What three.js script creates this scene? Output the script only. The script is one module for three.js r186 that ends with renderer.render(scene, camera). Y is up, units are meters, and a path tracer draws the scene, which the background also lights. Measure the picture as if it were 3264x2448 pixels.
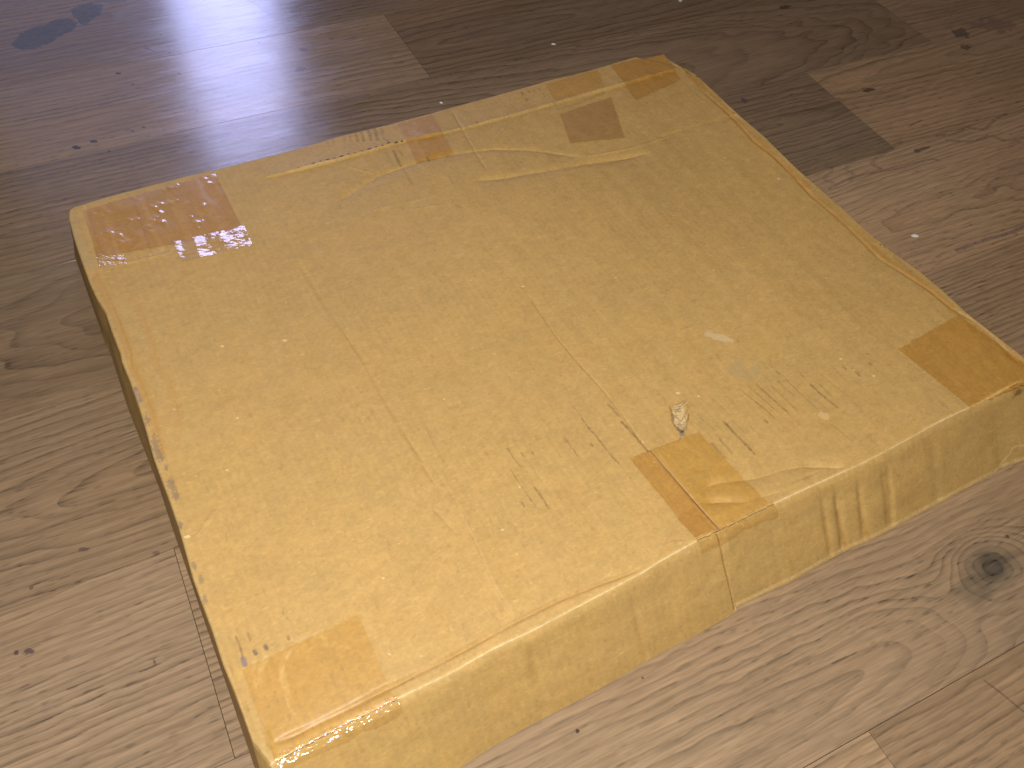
import * as THREE from 'three';
import { RectAreaLightUniformsLib } from 'three/addons/lights/RectAreaLightUniformsLib.js';
import { mergeVertices } from 'three/addons/utils/BufferGeometryUtils.js';

// ---------------------------------------------------------------- camera
const scene = new THREE.Scene();
scene.background = new THREE.Color(0x000000);
const FPX = 2834.17, IW = 3264, IH = 2448;                       // focal length and picture size in photograph pixels
const camera = new THREE.PerspectiveCamera(2 * Math.atan(IH / 2 / FPX) * 180 / Math.PI, IW / IH, 0.02, 40);
camera.rotation.order = 'YXZ';
camera.position.set(0.0289, 0.7255, 0.2209);
camera.rotation.set(-0.8952, -0.5751, 0.0962);
camera.updateMatrixWorld(true);
const renderer = new THREE.WebGLRenderer({ antialias: true });
renderer.setSize(1024, 768);
renderer.toneMapping = THREE.LinearToneMapping;
renderer.toneMappingExposure = 1;
renderer.shadowMap.enabled = true;
RectAreaLightUniformsLib.init();

// ---------------------------------------------------------------- light
const KEY = new THREE.Color(0.97, 1.0, 1.03), WARM = new THREE.Color(1.0, 0.74, 0.32), DAY = new THREE.Color(0.50, 0.54, 1.0);
function areaLight(x, y, z, w, h, target, color, intensity) {
  const l = new THREE.RectAreaLight(color, intensity, w, h);
  l.position.set(x, y, z); l.lookAt(...target); scene.add(l); return l;
}
// daylight through the glazed door behind the box, the clear leaf and the curtained one
const DOOR_Z = -3.0;
areaLight(0.69, 0.97, DOOR_Z + 0.03, 0.36, 1.56, [0.69, 0.97, 0], DAY, 14.5);
areaLight(0.14, 0.97, DOOR_Z + 0.03, 0.68, 1.56, [0.14, 0.97, 0], DAY, 0.5);
// key light standing in for the camera flash, just above the camera
const KEY_POS = [0.0, 0.87, 0.2], KEY_R = 0.07;
const key = new THREE.PointLight(KEY, 3.9, 0, 2);
key.position.set(...KEY_POS); key.castShadow = true; key.shadow.radius = KEY_R / 0.02; key.shadow.mapSize.set(2048, 2048); scene.add(key);
// added warm overhead panel, made up as fill for the room bounce
areaLight(0.35, 2.45, 0.3, 1.6, 1.4, [0.35, 0, 0.3], WARM, 0.6);

// ---------------------------------------------------------------- numbers, noise
let seedState = 7;
const rnd = () => { seedState = (Math.imul(seedState, 1664525) + 1013904223) >>> 0; return seedState / 4294967296; };
const PERM = new Float32Array(65536); for (let i = 0; i < 65536; i++) PERM[i] = rnd();
function vn(x, y, s = 0) {                                       // value noise, -1..1
  const xi = Math.floor(x), yi = Math.floor(y); let fx = x - xi, fy = y - yi;
  fx = fx * fx * (3 - 2 * fx); fy = fy * fy * (3 - 2 * fy);
  const h = (a, b) => PERM[(Math.imul(a, 73856093) ^ Math.imul(b, 19349663) ^ Math.imul(s, 83492791)) & 65535];
  const a = h(xi, yi), b = h(xi + 1, yi), c = h(xi, yi + 1), d = h(xi + 1, yi + 1);
  return 2 * (a + (b - a) * fx + (c - a) * fy + (a - b - c + d) * fx * fy) - 1;
}
const fbm = (x, y, s, o = 3) => { let v = 0, a = 0.55; for (let i = 0; i < o; i++) { v += a * vn(x, y, s + i); x *= 2.1; y *= 2.1; a *= 0.5; } return v; };
const clamp = (x, a = 0, b = 1) => Math.min(b, Math.max(a, x));
const lerp = (a, b, t) => a + (b - a) * t;
const smooth = (a, b, x) => { const t = clamp((x - a) / (b - a)); return t * t * (3 - 2 * t); };

// ---------------------------------------------------------------- photograph pixels to places on the planes they lie on
const H = 0.066, LEAN = 0.047;                                   // height of the box, how far the front flap leans out at the floor
const CROP = { o: [0, 0, 1], w: [0, 0, 2212 / 3264], 1: [0, 0, 2.0109], 2: [1080, 0, 2.0109], 3: [2164, 0, 2.0109], 4: [0, 800, 2.0109], 5: [1080, 800, 2.0109], 6: [2164, 800, 2.0109],
  7: [0, 1628, 2.0109], 8: [1080, 1628, 2.0109], 9: [2164, 1628, 2.0109], t: [180, 500, 3.16], m: [1900, 1240, 2.765], f: [700, 1900, 3.027], a: [150, 600, 2.765], b: [350, 1150, 2.765], c: [600, 1848, 2.765], r: [2864, 1000, 2.765], k: [1900, 100, 3.6867] };
const CP = camera.position;
function dirOf(crop, x, y) {
  const [ox, oy, s] = CROP[crop];
  return new THREE.Vector3((ox + x / s - IW / 2) / FPX, -(oy + y / s - IH / 2) / FPX, -1).applyQuaternion(camera.quaternion);
}
function onPlane(crop, x, y, h) { const d = dirOf(crop, x, y), t = (h - CP.y) / d.y; return [CP.x + d.x * t, CP.z + d.z * t]; }
const pairs = (a) => { const o = []; for (let i = 0; i < a.length; i += 2) o.push([a[i], a[i + 1]]); return o; };
const T = (crop, ...a) => pairs(a).map(([x, y]) => onPlane(crop, x, y, H));        // on the lid
const G = (crop, ...a) => pairs(a).map(([x, y]) => onPlane(crop, x, y, 0));        // on the floor
function FR(crop, ...a) {                                        // on the leaning front flap: [x, 0 at the fold .. 1 at the floor]
  return pairs(a).map(([px, py]) => {
    const d = dirOf(crop, px, py), k = LEAN / H;                 // plane z + k y = LEAN
    const t = (LEAN - CP.z - k * CP.y) / (d.z + k * d.y); return [CP.x + d.x * t, 1 - (CP.y + d.y * t) / H];
  });
}
function fn1(points, axis) {                                     // polyline as a function of one coordinate, clamped slopes at the ends
  const p = points.map((q) => [q[axis], q[1 - axis]]).sort((a, b) => a[0] - b[0]);
  return (x) => {
    let i = 0; while (i < p.length - 2 && x > p[i + 1][0]) i++;
    const [x0, y0] = p[i], [x1, y1] = p[i + 1]; return y0 + (y1 - y0) * clamp((x - x0) / (x1 - x0), -1, 2);
  };
}

// ---------------------------------------------------------------- painting textures in metres
class Paint {
  constructor(w, h, x0, x1, y0, y1) { Object.assign(this, { w, h, x0, y0, sx: w / (x1 - x0), sy: h / (y1 - y0) }); this.d = new Float32Array(w * h * 3); }
  fill(f) { for (let j = 0; j < this.h; j++) for (let i = 0; i < this.w; i++) { const c = f(this.x0 + (i + 0.5) / this.sx, this.y0 + (j + 0.5) / this.sy), k = 3 * (j * this.w + i); this.d[k] = c[0]; this.d[k + 1] = c[1]; this.d[k + 2] = c[2]; } }
  area(x0, x1, y0, y1, cover, col) {
    const i0 = clamp(Math.floor((x0 - this.x0) * this.sx), 0, this.w), i1 = clamp(Math.ceil((x1 - this.x0) * this.sx), 0, this.w);
    const j0 = clamp(Math.floor((y0 - this.y0) * this.sy), 0, this.h), j1 = clamp(Math.ceil((y1 - this.y0) * this.sy), 0, this.h);
    for (let j = j0; j < j1; j++) for (let i = i0; i < i1; i++) {
      const a = cover(this.x0 + (i + 0.5) / this.sx, this.y0 + (j + 0.5) / this.sy); if (a <= 0) continue;
      const k = 3 * (j * this.w + i); for (let c = 0; c < 3; c++) this.d[k + c] = lerp(this.d[k + c], col[c], Math.min(1, a));
    }
  }
  stroke(raw, width, col, alpha, rough = 0.6, seed = 3) {        // a dragged mark with a broken edge, blended once
    const pts = raw.length < 3 ? raw : new THREE.CatmullRomCurve3(raw.map(([x, y]) => new THREE.Vector3(x, y, 0)), false, 'centripetal').getPoints(raw.length * 4).map((v) => [v.x, v.y]);
    const m = width * 1.2, xs = pts.map((p) => p[0]), ys = pts.map((p) => p[1]);
    const I0 = clamp(Math.floor((Math.min(...xs) - m - this.x0) * this.sx), 0, this.w), I1 = clamp(Math.ceil((Math.max(...xs) + m - this.x0) * this.sx), 0, this.w);
    const J0 = clamp(Math.floor((Math.min(...ys) - m - this.y0) * this.sy), 0, this.h), J1 = clamp(Math.ceil((Math.max(...ys) + m - this.y0) * this.sy), 0, this.h);
    const W = I1 - I0; if (W <= 0 || J1 <= J0) return;
    const cover = new Float32Array(W * (J1 - J0));
    for (let s = 0; s + 1 < pts.length; s++) {
      const [ax, ay] = pts[s], [bx, by] = pts[s + 1], L2 = (bx - ax) ** 2 + (by - ay) ** 2 + 1e-12;
      const i0 = clamp(Math.floor((Math.min(ax, bx) - m - this.x0) * this.sx), I0, I1), i1 = clamp(Math.ceil((Math.max(ax, bx) + m - this.x0) * this.sx), I0, I1);
      const j0 = clamp(Math.floor((Math.min(ay, by) - m - this.y0) * this.sy), J0, J1), j1 = clamp(Math.ceil((Math.max(ay, by) + m - this.y0) * this.sy), J0, J1);
      for (let j = j0; j < j1; j++) for (let i = i0; i < i1; i++) {
        const x = this.x0 + (i + 0.5) / this.sx, y = this.y0 + (j + 0.5) / this.sy, t = clamp(((x - ax) * (bx - ax) + (y - ay) * (by - ay)) / L2);
        const c = 1 - smooth(width * 0.25, width, Math.hypot(x - ax - t * (bx - ax), y - ay - t * (by - ay))), k = (j - J0) * W + i - I0;
        if (c > cover[k]) cover[k] = c;
      }
    }
    for (let j = J0; j < J1; j++) for (let i = I0; i < I1; i++) {
      const c = cover[(j - J0) * W + i - I0]; if (c <= 0) continue;
      const x = this.x0 + (i + 0.5) / this.sx, y = this.y0 + (j + 0.5) / this.sy, a = clamp(alpha * c * (1 - rough + rough * (0.5 + 0.9 * fbm(x * 420, y * 420, seed, 2)))), k = 3 * (j * this.w + i);
      for (let q = 0; q < 3; q++) this.d[k + q] = lerp(this.d[k + q], col[q], a);
    }
  }
  blob(x, y, rx, ry, turn, col, alpha, rag = 0.5, seed = 9) {
    const m = Math.max(rx, ry) * 1.7, c = Math.cos(turn), s = Math.sin(turn);
    this.area(x - m, x + m, y - m, y + m, (px, py) => {
      const u = ((px - x) * c + (py - y) * s) / rx, v = (-(px - x) * s + (py - y) * c) / ry;
      return alpha * (1 - smooth(0.75, 1.05, Math.hypot(u, v) + rag * fbm(px * 2.2 / rx, py * 2.2 / rx, seed, 3)));
    }, col);
  }
  poly(pts, col, alpha, rag = 0.0015, seed = 5) {
    const xs = pts.map((p) => p[0]), ys = pts.map((p) => p[1]), f = 0.9 / Math.max(rag, 0.001);
    this.area(Math.min(...xs) - rag * 2, Math.max(...xs) + rag * 2, Math.min(...ys) - rag * 2, Math.max(...ys) + rag * 2, (x, y) => {
      const px = x + rag * fbm(x * f, y * f, seed, 3), py = y + rag * fbm(x * f, y * f, seed + 40, 3); let inside = false;
      for (let i = 0, j = pts.length - 1; i < pts.length; j = i++) if ((pts[i][1] > py) !== (pts[j][1] > py) && px < (pts[j][0] - pts[i][0]) * (py - pts[i][1]) / (pts[j][1] - pts[i][1]) + pts[i][0]) inside = !inside;
      return inside ? alpha * (0.8 + 0.35 * fbm(x * 300, y * 300, seed + 8, 2)) : 0;
    }, col);
  }
  texture(srgb = true) {
    const b = new Uint8Array(this.w * this.h * 4);
    for (let i = 0; i < this.w * this.h; i++) { for (let c = 0; c < 3; c++) b[4 * i + c] = clamp(this.d[3 * i + c], 0, 255); b[4 * i + 3] = 255; }
    const t = new THREE.DataTexture(b, this.w, this.h, THREE.RGBAFormat); t.magFilter = t.minFilter = THREE.LinearFilter;
    if (srgb) t.colorSpace = THREE.SRGBColorSpace; t.needsUpdate = true; return t;
  }
}
function greyTexture(w, h, f, repeat = true) {
  const b = new Uint8Array(w * h * 4);
  for (let j = 0; j < h; j++) for (let i = 0; i < w; i++) { const v = clamp(f(i, j), 0, 1) * 255, k = 4 * (j * w + i); b[k] = b[k + 1] = b[k + 2] = v; b[k + 3] = 255; }
  const t = new THREE.DataTexture(b, w, h, THREE.RGBAFormat); t.magFilter = t.minFilter = THREE.LinearFilter;
  if (repeat) t.wrapS = t.wrapT = THREE.RepeatWrapping; t.needsUpdate = true; return t;
}
function put(o, name, parent = scene) { o.name = name; o.castShadow = o.receiveShadow = true; parent.add(o); return o; }
function tag(o, label, category, extra = {}) { Object.assign(o.userData, { label, category, ...extra }); return o; }
function sheet(nu, nv, f, uvf) {                                 // grid surface; f(i, j) -> [x, y, z], uvf(x, y, z, i, j) -> [u, v]
  const pos = [], uv = [], idx = [];
  for (let j = 0; j <= nv; j++) for (let i = 0; i <= nu; i++) { const p = f(i, j); pos.push(...p); uv.push(...uvf(p[0], p[1], p[2], i, j)); }
  for (let j = 0; j < nv; j++) for (let i = 0; i < nu; i++) { const a = j * (nu + 1) + i, b = a + 1, c = a + nu + 1, d = c + 1; idx.push(a, b, d, a, d, c); }
  const g = new THREE.BufferGeometry();
  g.setAttribute('position', new THREE.Float32BufferAttribute(pos, 3)); g.setAttribute('uv', new THREE.Float32BufferAttribute(uv, 2));
  g.setIndex(idx); g.computeVertexNormals(); return g;
}

// ================================================================ the floor: laminate boards
const FLOOR_TURN = -0.04;
const floor = put(new THREE.Group(), 'floor'); floor.rotation.y = FLOOR_TURN;
tag(floor, 'brown oak laminate board floor under the cardboard box', 'floor', { kind: 'structure' });
const cF = Math.cos(-FLOOR_TURN), sF = Math.sin(-FLOOR_TURN);
const toLocal = ([x, z]) => [x * cF + z * sF, -x * sF + z * cF];  // floor plane to the boards' own axes
const L = (crop, ...a) => G(crop, ...a).map(toLocal);

const fibre = greyTexture(1024, 512, (i, j) => {                  // fine pores along the board, 0.5 m by 0.125 m
  const a = vn(i / 46, j / 1.6, 31), b = vn(i / 16, j / 1.0, 32), c = vn(i / 120, j / 6, 33);
  return 0.6 + 0.16 * a + 0.14 * b + 0.08 * c - 0.5 * smooth(0.55, 0.8, vn(i / 22, j / 1.3, 34));
});
const gloss = greyTexture(512, 512, (i, j) => 0.5 + 0.12 * fbm(i / 70, j / 22, 61, 3) + 0.10 * vn(i / 40, j / 1.6, 62));

// stains, scuffs and grit on the boards
const floorMarks = [];
const fm = (f) => floorMarks.push(f);
const poly = (pts, col, a, rag, seed) => fm((p) => p.poly(pts, col, a, rag, seed));
const line = (pts, w, col, a, rough) => fm((p) => p.stroke(pts, w, col, a, rough));
const spot = (pt, rx, ry, turn, col, a, rag) => fm((p) => p.blob(pt[0], pt[1], rx, ry, turn, col, a, rag));
poly(L(1, 70, 290, 130, 220, 200, 180, 280, 165, 350, 125, 440, 115, 500, 150, 470, 195, 400, 225, 330, 270, 230, 310, 140, 320), [62, 66, 66], 0.78, 0.003, 21);
poly(L(1, 455, 60, 520, 28, 600, 22, 665, 30, 640, 95, 580, 130, 560, 165, 515, 155, 470, 100), [62, 66, 66], 0.75, 0.003, 22);
poly(L(1, 560, 20, 700, -10, 830, -20, 790, 10, 700, 18), [70, 72, 72], 0.4, 0.004, 23);
for (const [x, y, r] of [[1265, 85, 1.6], [1258, 158, 2], [1160, 127, 1.4], [1030, 224, 2], [1085, 338, 2.6], [1180, 286, 1.4], [1660, 275, 2.2], [1465, 615, 2.6], [1265, 710, 2.4], [1210, 718, 1.2], [1150, 472, 3], [760, 470, 4], [850, 540, 2.4], [920, 815, 2.2], [1610, 635, 1.3], [1690, 650, 1.3], [600, 905, 4.5], [490, 945, 5], [700, 968, 2], [850, 840, 2], [1355, 637, 1.5]])
  spot(L(1, x, y)[0], r * 0.0011, r * 0.0007, 0.6, [58, 50, 48], 0.85, 0.5);
spot(L(1, 1925, 445)[0], 0.008, 0.006, 0, [66, 58, 62], 0.55, 0.6); spot(L(1, 1945, 320)[0], 0.006, 0.008, 0, [70, 60, 58], 0.4, 0.6);
line(L(1, 1155, 28, 1200, 42), 0.0016, [60, 52, 52], 0.8, 0.4); line(L(1, 930, 306, 990, 330), 0.0018, [64, 54, 54], 0.8, 0.4); line(L(1, 1150, 345, 1180, 358), 0.0018, [70, 62, 66], 0.6, 0.4);
line(L(1, 1330, 884, 1480, 852), 0.0014, [62, 54, 56], 0.8, 0.4); line(L(1, 1590, 0, 1640, 25, 1720, 85), 0.005, [64, 52, 46], 0.8, 0.4); line(L(1, 1560, 850, 1640, 838), 0.001, [80, 72, 78], 0.6, 0.4);
spot(L(3, 1810, 210)[0], 0.016, 0.014, 0.3, [70, 58, 56], 0.5, 0.9); spot(L(3, 1840, 297)[0], 0.012, 0.007, 0, [70, 58, 54], 0.5, 0.8); spot(L(3, 2010, 160)[0], 0.034, 0.018, 0.1, [100, 78, 70], 0.35, 1.0);
spot(L(3, 680, 45)[0], 0.012, 0.006, 0, [64, 50, 44], 0.6, 0.6);
spot(L(3, 420, 645)[0], 0.005, 0.007, 0.3, [84, 74, 76], 0.75, 0.4); spot(L(3, 1210, 580)[0], 0.012, 0.004, 0, [66, 54, 46], 0.7, 0.5); spot(L(3, 1560, 955)[0], 0.016, 0.004, 0, [78, 60, 54], 0.6, 0.5);
line(L(3, 1780, 1610, 1950, 1540, 2100, 1500, 2212, 1450), 0.004, [84, 72, 78], 0.6, 0.7); line(L(3, 1480, 805, 1560, 770), 0.0015, [60, 48, 42], 0.7, 0.5);
line(L(3, 1650, 870, 1760, 860, 1850, 820, 1950, 830, 2020, 770, 2100, 730), 0.004, [88, 70, 56], 0.5, 0.8); line(L(3, 1720, 900, 1880, 905, 2000, 870, 2080, 900, 2212, 880), 0.004, [88, 70, 56], 0.45, 0.8);
line(L(3, 930, 1060, 980, 1090, 930, 1150, 990, 1170), 0.0042, [104, 84, 72], 0.5, 0.8); line(L(3, 1130, 1020, 1070, 1080, 1120, 1120, 1100, 1160), 0.0042, [104, 84, 72], 0.5, 0.8); line(L(3, 1430, 910, 1300, 990, 1240, 1050, 1290, 1080), 0.005, [104, 82, 72], 0.5, 0.8);
line(L(3, 960, 1210, 1130, 1130, 1400, 1080, 1620, 1020, 1670, 1030), 0.003, [104, 82, 72], 0.55, 0.6);
spot(L(7, 105, 908)[0], 0.0022, 0.0022, 0, [72, 58, 54], 0.8, 0.4); spot(L(7, 185, 900)[0], 0.005, 0.003, 0.4, [80, 64, 60], 0.8, 0.5); spot(L(7, 535, 248)[0], 0.005, 0.0025, 0.3, [86, 68, 64], 0.7, 0.5);
spot(L(7, 990, 970)[0], 0.001, 0.0025, 0, [90, 70, 64], 0.8, 0.3); spot(L(7, 200, 495)[0], 0.002, 0.002, 0, [92, 72, 66], 0.7, 0.4); spot(L(7, 1000, 270)[0], 0.004, 0.002, 0.3, [92, 72, 66], 0.6, 0.5);
spot(L(9, 2105, 165)[0], 0.0024, 0.002, 0, [84, 66, 62], 0.9, 0.3); spot(L(8, 1530, 1412)[0], 0.0018, 0.0018, 0, [60, 44, 40], 0.9, 0.3); spot(L(8, 1947, 1072)[0], 0.001, 0.001, 0, [70, 52, 48], 0.9, 0.3);
line(L(9, 1960, 1090, 2060, 1165, 2212, 1290), 0.0012, [78, 60, 52], 0.7, 0.5);
line(L(2, 0, 640, 200, 605), 0.0012, [58, 48, 44], 0.5, 0.5);

const ROWS = [0.76, 0.56, 0.36, 0.161, -0.036, -0.234, -0.44, -0.638, -0.831, -1.012, -1.205, -1.4, -1.6];
// board: row, ends, tone, seed, grain centre (along, across as a share of the width), stretch, ring spacing, knots [crop, x, y, radius]
const BOARDS = [
  [0, -0.9, 0.48, 1.0, 1], [0, 0.48, 1.86, 0.98, 2], [1, -0.5, 0.88, 1.0, 3], [1, 0.88, 1.86, 0.98, 4], [1, -0.9, -0.5, 1.0, 5],
  [2, -0.94, 0.441, 1.0, 6, 0.1, 1.5, 0.06, 0.0085], [2, 0.441, 1.82, 0.92, 7, 1.1, -0.6, 0.05, 0.010],
  [3, -0.32, 1.06, 0.99, 8, L('9', -150, 1600)[0][0], 0.77, 0.085, 0.0082, [['9', 2010, 360, 0.016]]], [3, 1.06, 1.86, 1.0, 9], [3, -0.9, -0.32, 1.0, 10],
  [4, -1.4, -0.025, 0.98, 11, -0.9, -0.35, 0.05, 0.0075], [4, -0.025, 1.355, 0.98, 12, 0.5, 1.4, 0.05, 0.007], [4, 1.355, 1.86, 1, 13],
  [5, -0.66, 0.72, 0.91, 14, 0.16, 0.52, 0.11, 0.0095], [5, 0.72, 2.1, 1.09, 15, 1.5, 0.6, 0.06, 0.0075], [5, -1.4, -0.66, 1, 16],
  [6, -0.373, 1.007, 0.84, 17, L('3', 560, 790)[0][0], 0.45, 0.13, 0.009], [6, 1.007, 2.387, 1.02, 18, 1.5, 0.2, 0.06, 0.010], [6, -1.4, -0.373, 1, 19],
  [7, -0.12, 1.26, 0.87, 20, L('1', 240, 890)[0][0], 0.62, 0.12, 0.010], [7, 1.26, 2.3, 0.98, 21, 1.6, 0.5, 0.08, 0.009], [7, -1.4, -0.12, 0.96, 22],
  [8, -0.904, 0.476, 0.97, 23, -0.6, 1.2, 0.05, 0.010], [8, 0.476, 1.856, 0.82, 24, L('2', 1150, 230)[0][0], 0.55, 0.10, 0.012], 
  [9, -0.30, 1.08, 0.88, 25, 0.6, 1.3, 0.06, 0.011], [9, 1.08, 2.3, 0.9, 26], [9, -1.4, -0.30, 0.9, 27], [10, -0.8, 0.7, 0.9, 28], [10, 0.7, 2.1, 0.88, 29], [11, -1.0, 0.35, 0.9, 30], [11, 0.35, 1.7, 0.9, 31],
];
const spare = [];                                                // boards that the photograph hardly shows share three prints
function boardPrint(x0, x1, z0, z1, tone, seed, uc, vcShare, stretch, spacing, knots) {
  const wM = x1 - x0, hM = z1 - z0, p = new Paint(Math.min(2048, Math.round(wM * 1450)), Math.round(hM * 1600), x0, x1, z0, z1);
  const vc = z0 + vcShare * hM, kn = knots.map(([c, x, y, r]) => [...L(c, x, y)[0], r]);
  const warm = 3 * (PERM[seed * 7] - 0.5);
  p.fill((x, z) => {
    let dark = 0, wz = z + 0.010 * vn(x * 3.1, z * 9, seed) + 0.0035 * fbm(x * 13, z * 40, seed + 50, 2) + 0.0011 * vn(x * 60, z * 90, seed + 52);
    let g = Math.hypot(wz - vc, (x - uc) * stretch + 0.004 * vn(x * 22, z * 60, seed + 51)) / spacing;
    for (const [kx, kz, r] of kn) {
      const dx = (x - kx) / 1.35, dz = z - kz, d = Math.hypot(dx, dz) / r;
      const pull = Math.exp(-d * d / 10); g = lerp(g, d * r / (spacing * 0.62) + 0.5 * vn(dx * 70, dz * 70, seed), pull);
      const e = d + 0.16 * vn(dx * 130, dz * 130, seed + 4); dark += 0.34 * (1 - smooth(0.5, 1.05, e)) + 0.20 * (1 - smooth(0.9, 2.0, e)) + 0.22 * (1 - smooth(0.5, 1.3, Math.hypot(dx / r + 1.5, dz / r - 0.6) + 0.3 * vn(dx * 90, dz * 200, seed + 6)));
    }
    g += 0.8 * vn(g * 0.37, seed * 3.1, seed + 3);                // uneven ring spacing
    const f = g - Math.floor(g), late = PERM[(Math.floor(g) * 131 + seed * 977) & 65535], ring = Math.pow(f, 3.2) * (1 - smooth(0.95, 1, f)) * (0.55 + 0.6 * late);
    const amp = clamp(0.62 + 0.6 * fbm(x * 2.6, z * 16, seed + 5, 2), 0.15, 1.1);
    const streak = 0.045 * vn(x * 24, z * 560, seed + 7) + 0.07 * vn(x * 60, z * 1150, seed + 8) + 0.045 * fbm(x * 2.2, z * 50, seed + 9, 2);
    const pore = 0.22 * smooth(0.40, 0.85, vn(x * 95, z * 900, seed + 11)) * (0.45 + 0.8 * ring) * (0.5 + 0.7 * smooth(-0.3, 0.6, vn(x * 5, z * 30, seed + 14)));
    const patch = 0.06 * fbm(x * 4.5, z * 14, seed + 12, 3);
    const v = tone * (1.03 + streak + patch - 0.34 * ring * amp - pore) * (1 - 0.62 * clamp(dark));
    const hue = 3 * fbm(x * 3, z * 10, seed + 13, 2) + warm;
    const cool = 20 * clamp(dark);
    return [(147 + hue) * v - cool * 0.5, 120 * v, (92 - hue) * v + cool * 0.4];
  });
  return p;
}
const boardGeometry = (x0, x1, z0, z1) => {                      // a board with a small bevel along its four top edges
  const e = 0.00022, b = 0.00012, X = [x0 + e, x0 + e + b, x1 - e - b, x1 - e], Z = [z0 + e, z0 + e + b, z1 - e - b, z1 - e];
  const pos = [], uv = [], idx = [], ring = [[0, 0, -0.008], [0, 0, -b], [1, 1, 0]];
  for (const [a, , y] of ring) for (const [i, j] of [[a, a], [3 - a, a], [3 - a, 3 - a], [a, 3 - a]]) { pos.push(X[i], y, Z[j]); uv.push((X[i] - x0) / (x1 - x0), (Z[j] - z0) / (z1 - z0)); }
  for (let r = 0; r < 2; r++) for (let k = 0; k < 4; k++) { const a = r * 4 + k, c = r * 4 + (k + 1) % 4; idx.push(a, a + 4, c + 4, a, c + 4, c); }
  idx.push(8, 10, 9, 8, 11, 10);
  let g = new THREE.BufferGeometry(); g.setAttribute('position', new THREE.Float32BufferAttribute(pos, 3)); g.setAttribute('uv', new THREE.Float32BufferAttribute(uv, 2)); g.setIndex(idx);
  g = g.toNonIndexed(); g.computeVertexNormals(); return g;
};
const fits = (x0, x1, z0, z1) => {                               // does the photograph show any of this board?
  for (let i = 0; i <= 12; i++) for (let j = 0; j <= 3; j++) {
    const x = lerp(x0, x1, i / 12), z = lerp(z0, z1, j / 3), v = new THREE.Vector3(x * cF - z * sF, 0, x * sF + z * cF).project(camera);
    if (v.z < 1 && Math.abs(v.x) < 1.02 && Math.abs(v.y) < 1.02) return true;
  } return false;
};
function boardMaterial(map, w, h) {
  const f = fibre.clone(); f.repeat.set(w / 0.5, h / 0.125); f.needsUpdate = true;
  const r = gloss.clone(); r.repeat.set(w / 0.4, h / 0.4); r.needsUpdate = true;
  return new THREE.MeshPhysicalMaterial({ map, roughness: 0.40, roughnessMap: r, bumpMap: f, bumpScale: 0.00003, specularIntensity: 0.9 });
}
let spareMaterial = null;
for (const [row, x0, x1, tone, seed, uc = x0 + 0.4, vs = 1.4, st = 0.05, sp = 0.009, knots = []] of BOARDS) {
  const z1 = ROWS[row], z0 = ROWS[row + 1];
  let m;
  if (fits(x0, x1, z0, z1)) {
    const p = boardPrint(x0, x1, z0, z1, tone, seed, uc, vs, st, sp, knots);
    for (const f of floorMarks) f(p);
    m = boardMaterial(p.texture(), x1 - x0, z1 - z0);
  } else m = spareMaterial ??= boardMaterial(boardPrint(0, 1.2, 0, 0.2, 0.97, 77, 0.4, 1.4, 0.05, 0.009, []).texture(), 1.2, 0.2);
  put(new THREE.Mesh(boardGeometry(x0, x1, z0, z1), m), 'plank', floor);
}
const bed = put(new THREE.Mesh(new THREE.BoxGeometry(5.2, 0.02, 6.4).translate(0.4, -0.019, -0.6), new THREE.MeshStandardMaterial({ color: new THREE.Color(0.10, 0.07, 0.05), roughness: 0.8 })), 'subfloor', floor);

// ================================================================ the cardboard box
const backEdge = [...T('1', 438, 1345, 470, 1322, 540, 1300, 700, 1252, 900, 1198, 1180, 1128, 1390, 1078, 1560, 1035, 1800, 975, 2212, 860), ...T('2', 0, 870, 350, 785, 700, 690, 1100, 580, 1380, 500, 1500, 475, 1700, 420, 1900, 360, 2085, 322), ...T('2', 2130, 335, 2200, 425)];
const rightEdge = [...T('2', 2200, 425), ...T('3', 110, 470, 250, 600, 400, 740, 570, 890, 760, 1080, 950, 1240, 1170, 1440), ...T('6', 1370, 0, 1540, 120, 1700, 250, 1850, 390, 2000, 510, 2212, 675), ...T('o', 3333, 1206)];
const frontEdge = [...T('o', 862, 2440), ...T('f', 540, 1600, 850, 1430, 1200, 1250, 1700, 1000), ...T('8', 700, 1050, 1000, 880, 1240, 770, 1600, 580, 1960, 390), ...T('m', 550, 1530, 900, 1335, 1090, 1245, 1570, 1010), ...T('6', 900, 1485, 1200, 1350, 1500, 1190, 1640, 1110, 1900, 985, 2212, 830), ...T('o', 3333, 1206)];
const leftEdge = [...T('1', 438, 1345), ...T('a', 185, 260, 230, 430, 300, 640, 370, 830, 430, 960, 505, 1080, 570, 1270, 640, 1450), ...T('b', 100, 0, 170, 170, 240, 370, 300, 560, 380, 850, 450, 1040, 520, 1230, 600, 1460), ...T('c', 40, 0, 110, 190, 200, 430, 300, 740, 400, 980, 480, 1200, 560, 1420), ...T('o', 862, 2440)];
const zB = fn1(backEdge, 0), zF = fn1(frontEdge, 0), xL = fn1(leftEdge, 1), xR = fn1(rightEdge, 1);
const X0 = -0.07, X1 = 0.92, Z0 = -0.72, Z1 = 0.06;              // extent of the lid print

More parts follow.
